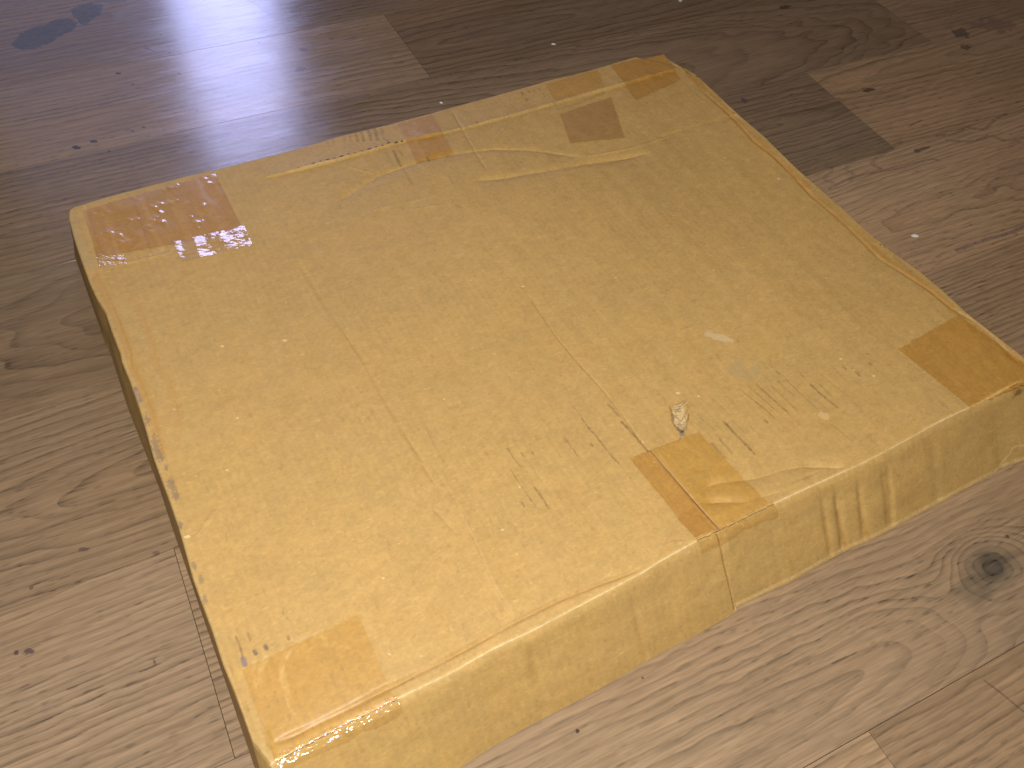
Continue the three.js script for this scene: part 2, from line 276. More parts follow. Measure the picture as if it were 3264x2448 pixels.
// creases: points, height, width, kind ('r' ridge, 'g' groove, 'l' lip raised to the right of the line's direction and running out over reach)
const creases = [];
const crease = (pts, a, w, kind = 'r', reach = 0.02) => {
  let len = 0; const at = [0]; for (let i = 1; i < pts.length; i++) at.push(len += Math.hypot(pts[i][0] - pts[i - 1][0], pts[i][1] - pts[i - 1][1]));
  const m = kind === 'l' || kind === 'v' ? reach * 3 : w * 3, xs = pts.map((p) => p[0]), zs = pts.map((p) => p[1]);
  w *= 0.66; creases.push({ pts, a, w, kind, reach, len, at, x0: Math.min(...xs) - m, x1: Math.max(...xs) + m, z0: Math.min(...zs) - m, z1: Math.max(...zs) + m });
};
const score = [...T('1', 1700, 1140, 2212, 1015), ...T('2', 400, 912, 650, 862, 790, 830, 1100, 750, 1400, 662, 1800, 545, 2180, 440)];
crease(score, 0.0016, 0.0030, 'l', 0.014);                        // score line along the back
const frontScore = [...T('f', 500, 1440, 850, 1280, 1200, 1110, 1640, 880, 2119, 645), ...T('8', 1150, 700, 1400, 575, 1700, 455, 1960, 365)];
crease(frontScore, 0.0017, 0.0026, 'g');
crease([...T('2', 0, 1285, 130, 1200, 260, 1122, 500, 1040, 740, 985, 1000, 955, 1200, 960, 1400, 982, 1560, 1005)], 0.0012, 0.0026, 'v', 0.012);
crease(T('2', 20, 1055, 140, 1095, 260, 1122), 0.0006, 0.002);
crease(T('2', 960, 940, 1060, 830, 1240, 725), 0.0008, 0.0022);
crease([...T('2', 850, 1165, 1100, 1128, 1300, 1095, 1500, 1060, 1700, 1022, 2000, 972)], 0.0014, 0.0035, 'v', 0.016);
crease(T('2', 1560, 1005, 1700, 985, 1850, 955, 1990, 915, 2212, 828), 0.0007, 0.0024);
crease([...T('k', 700, 1260, 900, 1180, 1100, 1120, 1280, 1070, 1480, 1030, 1660, 950)], 0.0010, 0.0022, 'v', 0.012);
crease(T('k', 0, 1550, 200, 1500, 420, 1450, 650, 1410), 0.0009, 0.0024, 'v', 0.012);
crease(T('2', 150, 1365, 300, 1330, 600, 1265), 0.0005, 0.0024); crease(T('2', 420, 1355, 700, 1310), 0.0005, 0.0024);
crease(T('2', 720, 700, 790, 830, 880, 985, 960, 1110), 0.0008, 0.0020, 'g');
crease([...T('m', 900, 930, 1000, 832, 1200, 800, 1400, 770, 1650, 700, 1850, 662, 2050, 672, 2212, 690)], 0.0018, 0.0026, 'v', 0.014);
crease([...T('m', 890, 1005, 1050, 982, 1300, 985, 1480, 932, 1640, 892)], 0.0016, 0.0022, 'v', 0.010);
crease(T('m', 1620, 860, 1760, 800, 2000, 700), 0.0008, 0.002, 'g');
crease(T('m', 510, 1455, 620, 1310, 700, 1195), 0.0008, 0.002); crease(T('m', 630, 1310, 740, 1200), 0.0006, 0.0018, 'g'); crease(T('m', 560, 1395, 700, 1350, 850, 1340), 0.0005, 0.0018);
crease([...T('5', 1240, 330, 1400, 560, 1700, 905, 1980, 1282), ...T('m', 480, 545, 690, 790, 900, 1030, 1090, 1240)], 0.0004, 0.0010, 'g');                                                       // the slit in the lid
crease([...T('5', 20, 480, 170, 720, 260, 900, 400, 1130, 620, 1500), ...T('8', 620, 0, 800, 200)], 0.0006, 0.0030, 'g');
crease([...T('8', 780, 20, 900, 250, 1000, 480, 1130, 680)], 0.0009, 0.0030, 'l', 0.012);
crease([...T('w', 640, 560, 700, 650, 780, 770)], 0.0006, 0.004, 'g');
crease(T('b', 760, 1560, 900, 1360, 1000, 1270), 0.0005, 0.0018); crease(T('6', 1850, 400, 2212, 760), 0.0004, 0.002);
crease(T('6', 0, 520, 120, 470), 0.0004, 0.002); crease(T('5', 2100, 560, 2212, 510), 0.0004, 0.002);
crease([...T('3', 130, 560, 340, 740, 480, 900, 620, 1010, 740, 1130, 860, 1260, 980, 1360, 1100, 1470), ...T('6', 1290, 50, 1450, 150, 1620, 260, 1740, 360, 1900, 450, 2040, 580, 2212, 760)], 0.0007, 0.0032, 'g');
crease([...T('a', 470, 800, 560, 1020, 640, 1220, 720, 1440), ...T('b', 175, 40, 250, 180, 340, 400, 430, 720, 520, 1000, 640, 1330)], 0.0007, 0.0028, 'g');
crease([...T('a', 740, 950, 830, 1130, 920, 1380, 960, 1560), ...T('b', 500, 150, 560, 350, 610, 560)], 0.0006, 0.0034, 'g');
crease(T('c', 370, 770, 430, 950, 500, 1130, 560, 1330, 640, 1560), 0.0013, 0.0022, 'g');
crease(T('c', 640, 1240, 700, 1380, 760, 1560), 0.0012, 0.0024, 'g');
crease(T('a', 400, 640, 700, 650, 900, 610, 1106, 560), 0.0008, 0.0024);
// the tear
const tear = T('m', 740, 250)[0], tearAxis = (() => { const [a, b] = T('m', 735, 120, 760, 410); return Math.atan2(b[1] - a[1], b[0] - a[0]); })();
function creaseY(x, z) {
  let y = 0;
  for (const c of creases) {
    if (x < c.x0 || x > c.x1 || z < c.z0 || z > c.z1) continue;
    let best = 1e9, side = 1, along = 0;
    for (let i = 0; i + 1 < c.pts.length; i++) {
      const [ax, az] = c.pts[i], [bx, bz] = c.pts[i + 1], ux = bx - ax, uz = bz - az, l = Math.hypot(ux, uz) + 1e-9;
      const t = clamp(((x - ax) * ux + (z - az) * uz) / (l * l)), d = Math.hypot(x - ax - t * ux, z - az - t * uz);
      if (d < best) { best = d; side = Math.sign(ux * (z - az) - uz * (x - ax)) || 1; along = c.at[i] + t * l; }
    }
    const ends = smooth(0, 0.02, Math.min(along, c.len - along) + 0.004), wob = 0.75 + 0.35 * vn(along * 60, c.len * 100, 71);
    const q = 1.9 * c.a * ends * wob;
    if (c.kind === 'r') y += q * Math.exp(-((best / c.w) ** 2));
    else if (c.kind === 'g') y -= q * Math.exp(-((best / c.w) ** 2));
    else if (c.kind === 'v') y -= q * 1.25 * Math.exp(-best / (side < 0 ? c.w * 1.6 : c.reach * 0.5));
    else y += q * (side < 0 ? Math.exp(-best / c.reach) : Math.exp(-((best / c.w) ** 2) * 2));
  }
  return y;
}
const FOLD = 0.0024;
function lidY(x, z) {
  const dl = x - xL(z), dr = xR(z) - x, db = z - zB(x), df = zF(x) - z, dx = Math.min(dl, dr), dz = Math.min(db, df);
  const e = Math.hypot(Math.max(0, FOLD - dx), Math.max(0, FOLD - dz));
  const bend = df < FOLD && df < dx && df < db ? 0.80 : 0.97, R = FOLD / bend, drop = e <= 0 ? 0 : R - Math.sqrt(Math.max(0, R * R - Math.min(e, FOLD) ** 2));   // the fold turns as far as the flap leans
  const in_ = smooth(0, 0.05, Math.min(dx, dz));
  let y = H - drop + creaseY(x, z) * smooth(0.0005, 0.006, Math.min(dx, dz));
  y += in_ * (0.0011 * fbm(x * 7, z * 7, 81, 2) + 0.0008 * Math.sin(x * 9 + z * 4)) - 0.0006 * (1 - smooth(0.0, 0.03, Math.min(dx, dz))) * (0.6 + 0.6 * vn(x * 25, z * 25, 82));
  y += 0.00018 * vn(x * 120, z * 60, 83) + in_ * 0.00032 * vn(x * 75, z * 5, 85);   // the flutes show through as soft bands
  // the hole torn by a knock: a shallow pit
  const tx = (x - tear[0]) * Math.cos(tearAxis) + (z - tear[1]) * Math.sin(tearAxis), tz = -(x - tear[0]) * Math.sin(tearAxis) + (z - tear[1]) * Math.cos(tearAxis);
  const pit = Math.hypot(tx / 0.016, tz / (0.0075 - 0.16 * tx * 0.9)); if (pit < 1.3) y -= 0.0036 * (1 - smooth(0.75, 1.15, pit + 0.15 * vn(x * 400, z * 400, 84)));
  return y;
}
const FRONT_CUT = T('m', 1090, 1242)[0][0];                      // where the slit meets the front fold

// ---------------------------------------------------------------- cardboard print
const CARD = [180, 143, 84];
const cardTone = (x, z, s) => {
  const b = 0.022 * fbm(x * 26, z * 34, s, 3) + 0.04 * fbm(x * 120, z * 190, s + 5, 2) + 0.028 * vn(x * 420, z * 620, s + 8) + 0.018 * vn(x * 900, z * 1100, s + 9);
  const fl = 0.05 * smooth(0.62, 0.9, vn(x * 260, z * 700, s + 11)) - 0.05 * smooth(0.62, 0.9, vn(x * 520, z * 240, s + 12));
  const flute = 0.012 * Math.sin(x * 2 * Math.PI / 0.0072) * (0.5 + 0.5 * vn(x * 12, z * 9, s + 14));
  return 1 + b + fl + flute + 0.03 * fbm(x * 5, z * 5, s + 15, 2);
};
const cardColor = (x, z, s) => { const v = cardTone(x, z, s), h = 1.6 * fbm(x * 40, z * 40, s + 17, 2); return [(CARD[0] + h) * v, CARD[1] * v, (CARD[2] - h) * v]; };
const lid = new Paint(2048, 1616, X0, X1, Z0, Z1);
lid.fill((x, z) => cardColor(x, z, 100));
const INK = [92, 70, 48], GREY = [112, 96, 84], AMBER = [170, 118, 48], PALE = [222, 190, 138];
const mk = (pts, w, a, col = INK, rough = 0.75) => lid.stroke(pts, w * 1.25, col, a * 0.62, rough, 200);
// scuffs over the flutes
for (const [a, w, al] of [[[1560, 1080, 1600, 1135], 0.0011, 0.7], [[1600, 1135, 1650, 1190, 1705, 1262], 0.0013, 0.85], [[1710, 1265, 1745, 1312, 1795, 1365], 0.0010, 0.6], [[1480, 970, 1560, 1070], 0.0009, 0.3], [[1730, 990, 1795, 1062], 0.0014, 0.8], [[1812, 1097, 1850, 1135, 1900, 1190, 1980, 1282], 0.0016, 0.95],
  [[1080, 1265, 1130, 1340, 1170, 1390], 0.0009, 0.6], [[1100, 1400, 1150, 1480, 1205, 1560, 1260, 1640], 0.0009, 0.6], [[1170, 1295, 1190, 1320], 0.0010, 0.7], [[1238, 1290, 1248, 1305], 0.0010, 0.7], [[1255, 1518, 1300, 1580, 1345, 1650], 0.0012, 0.85], [[1448, 1200, 1480, 1245, 1530, 1312], 0.0009, 0.6], [[1615, 1238, 1625, 1250], 0.0014, 0.9],
  [[450, 1222, 490, 1290, 540, 1360], 0.0012, 0.28], [[560, 1140, 630, 1280, 700, 1410], 0.0016, 0.22], [[1170, 1610, 1190, 1640], 0.0012, 0.7], [[1220, 1360, 1300, 1480], 0.0008, 0.25], [[1330, 1180, 1420, 1320], 0.0009, 0.25], [[1390, 1060, 1470, 1180], 0.0009, 0.2], [[1640, 1120, 1720, 1230], 0.0008, 0.25], [[600, 1400, 760, 1640], 0.0014, 0.2]]) mk(T('5', ...a), w, al);
mk([...T('5', 1240, 330, 1400, 560, 1540, 730, 1700, 905, 1980, 1282)], 0.0007, 0.5, [120, 88, 52], 0.5); mk(T('m', 478, 545, 690, 790, 900, 1030, 1090, 1240), 0.0011, 0.95, [96, 62, 44], 0.25);
for (const [a, w, al] of [[[215, 1235, 250, 1275, 292, 1318], 0.0018, 0.65], [[265, 1208, 340, 1290], 0.0013, 0.6], [[295, 1095, 340, 1145, 385, 1190, 430, 1235, 485, 1295], 0.0017, 0.95], [[235, 1170, 270, 1210], 0.0009, 0.4], [[345, 1080, 430, 1170], 0.0008, 0.4], [[385, 875, 470, 945], 0.0010, 0.5], [[470, 945, 560, 1015, 625, 1078], 0.0011, 0.7], [[440, 855, 560, 960, 645, 1035], 0.0009, 0.55], [[500, 850, 600, 940, 700, 1030], 0.0012, 0.75], [[555, 1080, 570, 1095], 0.0016, 0.9],
  [[595, 858, 660, 920, 755, 1012], 0.0009, 0.5], [[640, 830, 740, 925], 0.0010, 0.55], [[690, 818, 775, 905], 0.0008, 0.5], [[728, 855, 800, 925, 885, 1005], 0.0009, 0.55], [[848, 850, 905, 905, 960, 950, 1020, 1000], 0.0014, 0.9], [[890, 835, 985, 930], 0.0009, 0.6], [[920, 790, 1000, 860, 1090, 930], 0.0008, 0.4], [[980, 730, 1050, 795], 0.0008, 0.5], [[630, 765, 645, 778], 0.0016, 0.7], [[785, 785, 800, 798], 0.0013, 0.8], [[1055, 738, 1070, 752], 0.0016, 0.8], [[1135, 770, 1160, 795], 0.0016, 0.85], [[1210, 655, 1218, 660], 0.0012, 0.7], [[1225, 718, 1235, 726], 0.0014, 0.7],
  [[890, 1080, 960, 1140], 0.0008, 0.35], [[985, 1110, 1110, 1215], 0.0009, 0.4], [[580, 680, 600, 740], 0.0008, 0.35], [[1010, 770, 1090, 840], 0.0008, 0.4], [[120, 1045, 160, 1090], 0.0010, 0.4], [[180, 690, 330, 860], 0.0008, 0.25], [[240, 960, 340, 1060], 0.0008, 0.3], [[300, 920, 440, 1050], 0.0008, 0.25], [[1190, 1170, 1280, 1250], 0.0012, 0.2], [[1480, 560, 1505, 572], 0.0009, 0.8]]) mk(T('6', ...a), w, al);
for (const [x, d] of [[30, 0.4], [70, 0.45], [112, 0.6], [150, 0.8], [198, 0.8], [240, 0.75], [283, 0.5], [-40, 0.3], [-80, 0.3], [-120, 0.25], [-200, 0.2]]) mk(T('2', x - 12, 838 - x * 0.05, x, 872 - x * 0.05, x + 8, 912 - x * 0.05), 0.0022, d, INK, 0.8);
for (const [x, y, r] of [[20, 1010, 3], [65, 1000, 2.2], [105, 990, 1.6], [150, 975, 1.8], [195, 963, 3.2], [240, 950, 2.2], [280, 940, 2], [320, 925, 2.4], [370, 920, 3], [405, 912, 2.4]]) { const [p] = T('2', x, y); lid.blob(p[0], p[1], r * 0.0009, r * 0.0005, 0, [62, 44, 26], 0.9, 0.4); }
for (const [x, y, r] of [[2010, 1055, 2.6], [2056, 1044, 2], [2100, 1032, 3], [2143, 1021, 2], [2188, 1012, 2.4], [1960, 1068, 1.2], [1915, 1080, 1.2]]) { const [p] = T('1', x, y); lid.blob(p[0], p[1], r * 0.0009, r * 0.0005, 0, [62, 44, 26], 0.85, 0.4); }
for (const [a, w, al] of [[[310, 905, 325, 925], 0.002, 0.8], [[350, 970, 375, 1025, 395, 1062], 0.0022, 0.85], [[300, 980, 345, 1060], 0.0018, 0.3], [[385, 970, 410, 1000], 0.0014, 0.45], [[410, 1085, 440, 1130, 472, 1185], 0.002, 0.4], [[565, 1015, 582, 1032], 0.0018, 0.8], [[1170, 588, 1183, 612], 0.002, 0.7], [[1215, 583, 1224, 596], 0.002, 0.6], [[1200, 635, 1210, 655], 0.0016, 0.7], [[1250, 572, 1256, 590], 0.002, 0.5], [[1285, 565, 1292, 580], 0.002, 0.5], [[1310, 600, 1322, 630], 0.0014, 0.4], [[880, 788, 886, 793], 0.0016, 0.6], [[750, 1315, 780, 1335], 0.0014, 0.5], [[700, 1120, 730, 1180], 0.002, 0.25]]) mk(T('2', ...a), w, al);
for (const [a, w, al, c] of [[[1512, 808, 1530, 850, 1548, 905, 1555, 940], 0.0011, 0.7], [[1558, 945, 1570, 985], 0.0024, 0.9, [84, 74, 120]], [[1588, 785, 1604, 828], 0.0012, 0.6], [[1630, 898, 1640, 915], 0.0018, 0.9, [70, 58, 70]], [[1700, 868, 1710, 885], 0.0019, 0.9, [70, 58, 70]], [[1847, 808, 1853, 822], 0.0015, 0.8], [[1440, 600, 1460, 610], 0.0014, 0.3]]) mk(T('7', ...a), w, al, c ?? INK, 0.5);
mk(T('b', 225, 240, 245, 300, 268, 350), 0.0026, 0.8, [96, 86, 124], 0.7);
for (const [x, y, r] of [[392, 650, 1.2], [405, 735, 4], [438, 830, 3.4], [495, 940, 1.6], [540, 1080, 3], [575, 1180, 2.6], [330, 520, 3], [620, 1440, 1.8]]) { const [p] = T('b', x, y); lid.blob(p[0], p[1], r * 0.001, r * 0.0022, 0.1, GREY, 0.5, 0.9, 33); }
for (const [x, y] of [[1310, 565], [1158, 88], [1290, 440], [1240, 350]]) { const [p] = T('7', x, y); lid.blob(p[0], p[1], 0.002, 0.004, 0, GREY, 0.45, 0.8, 34); }
// smears and flecks
{ const [p] = T('6', 250, 545); lid.blob(p[0], p[1], 0.014, 0.0042, 0.85, [206, 186, 150], 0.45, 0.9, 41); }
{ const [p] = T('6', 420, 750); lid.blob(p[0], p[1], 0.02, 0.012, 0.8, [150, 134, 100], 0.26, 0.9, 42); }
{ const [p] = T('6', 930, 1050); lid.blob(p[0], p[1], 0.006, 0.005, 0.2, [208, 172, 118], 0.6, 0.4, 43); }
for (const [c, x, y, r] of [['6', 1040, 688, 2], ['6', 1070, 712, 1.2], ['6', 1125, 760, 1.2], ['6', 1250, 798, 2], ['5', 1775, 170, 1.6], ['5', 1085, 188, 1.3], ['4', 1825, 570, 2.6], ['4', 1425, 605, 2.2], ['4', 1115, 1010, 1.8], ['4', 1520, 1068, 1.4], ['4', 1455, 1405, 1.6], ['7', 1200, 165, 3], ['5', 1180, 228, 2], ['m', 720, 35, 2.4], ['m', 905, 60, 1.6], ['5', 1160, 1515, 1.3], ['5', 675, 955, 1.2], ['8', 285, 435, 1.4], ['8', 1050, 125, 1.4], ['3', 295, 1010, 1.6], ['3', 640, 1145, 2.4]]) { const [p] = T(c, x, y); lid.blob(p[0], p[1], r * 0.0009, r * 0.0006, 0.4, [232, 204, 150], 0.6, 0.4); }
for (let i = 0; i < 140; i++) { const x = lerp(0, 0.82, rnd()), z = lerp(-0.64, 0, rnd()), r = 0.0006 + 0.0011 * rnd(); lid.blob(x, z, r, r * 0.5, rnd() * 3, rnd() < 0.5 ? PALE : [150, 112, 64], 0.35 + 0.3 * rnd(), 0.4); }
// old gum bands left along the sides
const rightBand = [...T('3', 60, 470, 210, 610, 340, 740, 480, 900, 620, 1010, 740, 1130, 860, 1260, 980, 1360, 1100, 1470, 1290, 1630), ...T('6', 1450, 140, 1620, 255, 1740, 350)];
lid.stroke(rightBand, 0.0062, [172, 122, 54], 0.62, 0.75, 210);
const leftBand = [...T('a', 430, 770, 510, 950, 600, 1150, 680, 1330, 760, 1560), ...T('b', 240, 120, 330, 330, 420, 620, 470, 800)];
lid.stroke(leftBand, 0.0058, [176, 128, 66], 0.55, 0.6, 211);
lid.stroke([...T('a', 740, 950, 830, 1130, 920, 1380, 960, 1560), ...T('b', 500, 150, 560, 350, 605, 560, 595, 690)], 0.005, [180, 134, 74], 0.5, 0.6, 212);
for (let i = 0; i < 40; i++) { const t = i / 39, z = lerp(-0.60, 0, t), p = [xR(z) - 0.013 + 0.002 * vn(i, 1, 5), z]; lid.blob(p[0], p[1], 0.003 + 0.003 * rnd(), 0.008, 0.1, [166, 112, 44], 0.25 * rnd() + 0.1, 0.8, i); }
// worn, paler paper along folds and the grey scuffed back corners
const rubAndLight = (pts, w, a, col = [214, 182, 128]) => lid.stroke(pts, w, col, a, 0.9, 220);
rubAndLight(frontEdge, 0.0038, 0.35); lid.stroke(frontEdge, 0.0016, [232, 202, 150], 0.9, 0.5, 221); rubAndLight(leftEdge, 0.0045, 0.42, [192, 164, 116]); rubAndLight(rightEdge, 0.004, 0.3); rubAndLight(backEdge, 0.003, 0.45, [190, 158, 104]);
rubAndLight(T('a', 200, 210, 250, 400, 320, 560, 380, 680), 0.008, 0.55, [168, 146, 112]); rubAndLight(T('k', 850, 215, 930, 290, 1060, 400, 1140, 480), 0.007, 0.75, [140, 130, 98]); rubAndLight(T('k', 1010, 380, 1040, 410), 0.004, 0.8, [92, 84, 60]);
rubAndLight(score, 0.0009, 0.4, [222, 190, 134]);  // wear and the lit lip of the score painted as one pale line
{ const t = T('2', 1410, 700, 1560, 650, 1700, 590); rubAndLight(t, 0.004, 0.35, [128, 106, 72]); }
// torn place: grey liner shows
lid.blob(tear[0], tear[1], 0.0165, 0.0078, tearAxis, [200, 172, 126], 0.8, 0.35, 51);
{ const [p] = T('m', 755, 390); lid.blob(p[0], p[1], 0.004, 0.003, tearAxis, [120, 110, 100], 0.7, 0.5, 52); }
for (const a of [[680, 150, 770, 120], [690, 165, 780, 135], [700, 180, 750, 150], [690, 230, 740, 280], [800, 190, 760, 260], [810, 270, 720, 290], [670, 200, 690, 260]]) mk(T('m', ...a), 0.0007, 0.7, [104, 88, 66], 0.3);
mk(T('m', 745, 425, 720, 480), 0.0012, 0.7, [120, 88, 44], 0.4); mk(T('m', 300, 615, 450, 556, 490, 540, 590, 505, 720, 452), 0.0007, 0.55, [122, 90, 50], 0.5);
for (const c of creases) if (c.kind !== 'g') rubAndLight(c.pts, 0.0008, 0.22, [214, 182, 130]); else if (c.a > 0.001) mk(c.pts, 0.0011, 0.34, [146, 108, 60], 0.5);  // pale crease lines mix wear with painted lit edges; dark ones paint groove shade
const airy = (c, a, w, al, col = [206, 176, 134]) => lid.stroke(T(c, ...a), w, col, al, 0.85, 240);
for (const [a, w, al] of [[[700, 520, 620, 640, 590, 760, 610, 880], 0.0022, 0.55], [[640, 560, 600, 700, 640, 860, 660, 980], 0.0034, 0.4], [[450, 590, 400, 700, 370, 820, 400, 960], 0.0036, 0.45], [[330, 640, 330, 760, 350, 860], 0.0024, 0.35], [[650, 980, 670, 1060, 720, 1140], 0.0018, 0.4], [[930, 380, 1000, 390, 1030, 470], 0.0032, 0.45], [[740, 420, 830, 400], 0.0026, 0.4]]) airy('f', a, w, al);
for (const [a, w, al, col] of [[[470, 480, 560, 760, 640, 1000], 0.004, 0.4], [[860, 430, 960, 700, 1060, 930], 0.005, 0.4], [[1130, 380, 1260, 640, 1340, 830], 0.006, 0.4], [[1540, 540, 1640, 640, 1700, 760], 0.008, 0.4], [[760, 400, 900, 800, 950, 960], 0.0026, 0.4, [150, 112, 62]], [[320, 560, 420, 860, 480, 1000], 0.003, 0.35, [152, 114, 64]], [[1020, 560, 1080, 720], 0.003, 0.3, [150, 112, 62]], [[760, 930, 900, 850], 0.003, 0.4], [[280, 500, 300, 620, 380, 900], 0.003, 0.4]]) airy('t', a, w, al, col);
for (const [c, a, w, al] of [['2', [430, 770, 470, 880, 560, 1020], 0.004, 0.35], ['m', [560, 600, 700, 780, 860, 950], 0.003, 0.25], ['m', [740, 480, 900, 560, 1000, 700], 0.004, 0.2], ['6', [1900, 620, 2000, 760], 0.004, 0.25], ['6', [1620, 640, 1760, 820, 1850, 930], 0.005, 0.2]]) airy(c, a, w, al);
const lidMap = lid.texture();
const lidBump = greyTexture(1024, 808, (i, j) => {
  const x = X0 + i / 1024 * (X1 - X0), z = Z0 + j / 808 * (Z1 - Z0);
  return 0.5 + 0.16 * fbm(x * 120, z * 160, 301, 2) + 0.14 * vn(x * 430, z * 560, 302) + 0.16 * Math.sin(x * 2 * Math.PI / 0.0072) * (0.45 + 0.55 * vn(x * 9, z * 6, 303));
}, false);
const cardMaterial = (map, bumpMap, bumpScale) => new THREE.MeshPhysicalMaterial({ map, bumpMap, bumpScale, roughness: 0.62, specularIntensity: 0.5, side: THREE.DoubleSide });
const lidMaterial = cardMaterial(lidMap, lidBump, 0.00009);
const lidUV = (x, y, z) => [(x - X0) / (X1 - X0), (z - Z0) / (Z1 - Z0)];

const box = put(new THREE.Group(), 'cardboard_box');
tag(box, 'flat brown cardboard box closed with amber packing tape on the laminate floor', 'box');
// grid lines closer together at the rims
const stops = (n, edge) => { const a = [0]; for (const e of [0.12, 0.3, 0.55, 0.8, 1.0, 1.4]) a.push(e * edge); for (let i = 1; i < n; i++) a.push(1.4 * edge + (1 - 2.8 * edge) * i / n); return [...a, ...a.slice(0, 7).reverse().map((v) => 1 - v)]; };
const S = stops(700, FOLD / 0.8), V = stops(560, FOLD / 0.64);
const xl0 = backEdge[0], xr0 = rightEdge[0], bl = frontEdge[0], br = frontEdge[frontEdge.length - 1];
function lidPoint(s, t) {                                        // s left to right, t front to back
  let x = lerp(lerp(bl[0], br[0], s), lerp(xl0[0], xr0[0], s), t), z = 0;
  for (let k = 0; k < 3; k++) { z = lerp(zF(x), zB(x), t); x = lerp(xL(z), xR(z), s); }
  return [x, z];
}
put(new THREE.Mesh(sheet(S.length - 1, V.length - 1, (i, j) => { const [x, z] = lidPoint(S[i], 1 - V[j]); return [x, lidY(x, z), z]; }, lidUV), lidMaterial), 'top_panel', box);

// ---------------------------------------------------------------- side flaps
const flapPaint = new Paint(2048, 192, -0.1, 0.95, 0, 0.098);
flapPaint.fill((x, y) => cardColor(x, y, 400));
const flapMark = (pts, w, a, col = INK, r = 0.7) => flapPaint.stroke(pts.map(([x, v]) => [x, v * 0.082]), w, col, a, r, 230);
flapMark([[-0.1, 0.0], [0.95, 0.0]], 0.0022, 0.7, [230, 200, 148], 0.8); flapMark([[FRONT_CUT, 0.96], [0.95, 0.97]], 0.003, 0.6, PALE, 0.7);
for (const [a, w, al, c] of [[FR('9', 1035, 20, 1050, 110, 1080, 250), 0.0032, 0.6, [150, 108, 50]], [FR('9', 1160, 0, 1190, 100, 1220, 190), 0.004, 0.5, [152, 110, 52]], [FR('9', 950, 60, 985, 250), 0.003, 0.35, [160, 118, 56]], [FR('9', 1335, 0, 1350, 90), 0.006, 0.35, [156, 114, 54]], [FR('6', 1340, 1380, 1355, 1560), 0.003, 0.4, [156, 114, 54]], [FR('8', 1215, 860, 1235, 960, 1262, 1090), 0.004, 0.3, [160, 116, 58]], [FR('8', 1940, 800, 1970, 940), 0.003, 0.25, [160, 116, 58]], [FR('9', 310, 180, 330, 420, 352, 560), 0.005, 0.25, [214, 174, 112]]]) flapMark(a, w, al, c);  // dark strokes paint shade into the dents, over their modelled grooves
flapMark(FR('9', 262, 150, 290, 320, 330, 520, 356, 640), 0.0011, 0.7, [118, 82, 40], 0.5);
flapMark(FR('6', 2212, 1235, 2140, 1260, 2110, 1310, 2060, 1380, 2020, 1425), 0.0016, 0.6, PALE, 0.6);
for (const [x, y, r] of [[2190, 908, 3], [2175, 922, 2]]) { const [p] = FR('6', x, y); flapPaint.blob(p[0], p[1] * 0.082, r * 0.0014, r * 0.001, 0, [120, 98, 58], 0.8, 0.5); }
for (const a of [[1660, 1118, 1720, 1085], [1520, 1190, 1570, 1165], [1810, 1050, 1860, 1025]]) flapMark(FR('6', ...a), 0.0014, 0.7, [104, 82, 52], 0.6);
const flapMap = flapPaint.texture();
const flapBump = greyTexture(1024, 96, (i, j) => 0.5 + 0.2 * fbm(i / 9, j / 9, 411, 2) + 0.18 * vn(i / 2.2, j / 2.2, 412) + 0.16 * Math.sin(i / 1024 * 1.05 * 2 * Math.PI / 0.0072) * (0.5 + 0.5 * vn(i / 60, 3, 413)), false);
const flapMaterial = cardMaterial(flapMap, flapBump, 0.00009);
const bottomLeft = [...G('8', 780, 1649, 960, 1530, 1200, 1392, 1640, 1162, 1940, 985), ...G('8', 2212, 842), ...G('9', 0, 852, 360, 656)];
const bottomRight = [...G('9', 360, 626, 720, 455, 900, 352, 1060, 262, 1100, 244, 1250, 180, 1580, 0), ...G('6', 2020, 1430, 2060, 1398, 2212, 1345)];
const zG1 = fn1(bottomLeft, 0), zG2 = fn1(bottomRight, 0);
const grooves = [[FR('9', 1050, 110)[0][0], 0.0032, 0.0024], [FR('9', 1190, 100)[0][0], 0.0036, 0.0020], [FR('9', 965, 140)[0][0], 0.003, 0.0014], [FR('9', 1345, 40)[0][0], 0.004, 0.0014], [FR('6', 1350, 1480)[0][0], 0.003, 0.0016], [FR('8', 1235, 960)[0][0], 0.004, 0.0011], [FR('8', 1955, 870)[0][0], 0.003, 0.0009], [FR('9', 640, 300)[0][0], 0.005, 0.0006], [FR('6', 1640, 1300)[0][0], 0.006, 0.0008], [FR('8', 1600, 900)[0][0], 0.007, 0.0006]];
function frontFlap(s0, s1, zG) {                                 // x runs along the fold; v from the fold to the floor
  const n = Math.round((s1 - s0) / 0.0022), m = 22, k = Math.hypot(H, LEAN);
  return sheet(n, m, (i, j) => {
    const x = lerp(s0, s1, i / n), v = j / m, zt = zF(x), zb = zG(x), yt = lidY(x, zt) - 0.0001;
    if (!j) return [x, yt - 0.0007, zt - 0.0015];
    let y = lerp(yt, 0.0006, v), z = lerp(zt, zb, v), out = 0.0016 * Math.sin(Math.PI * v) * (0.5 + vn(x * 8, v * 2, 91)) + 0.0005 * vn(x * 60, v * 9, 92) * Math.sin(Math.PI * v);
    for (const [gx, w, a] of grooves) out -= a * Math.exp(-(((x - gx + (v - 0.5) * 0.001) / w) ** 2)) * smooth(0.1, 0.35, v) * smooth(1.02, 0.9, v);
    out += 0.0006 * smooth(0.0, 0.08, v) * (1 - smooth(0.08, 0.35, v));   // the fold bulges
    return [x, y + out * 0.58, z + out * 0.81];
  }, (x, y, z, i, j) => [(x + 0.1) / 1.05, j / m * 0.84]);
}
const f1 = put(new THREE.Mesh(frontFlap(bl[0], FRONT_CUT + 0.0006, zG1), flapMaterial), 'front_panel', box);
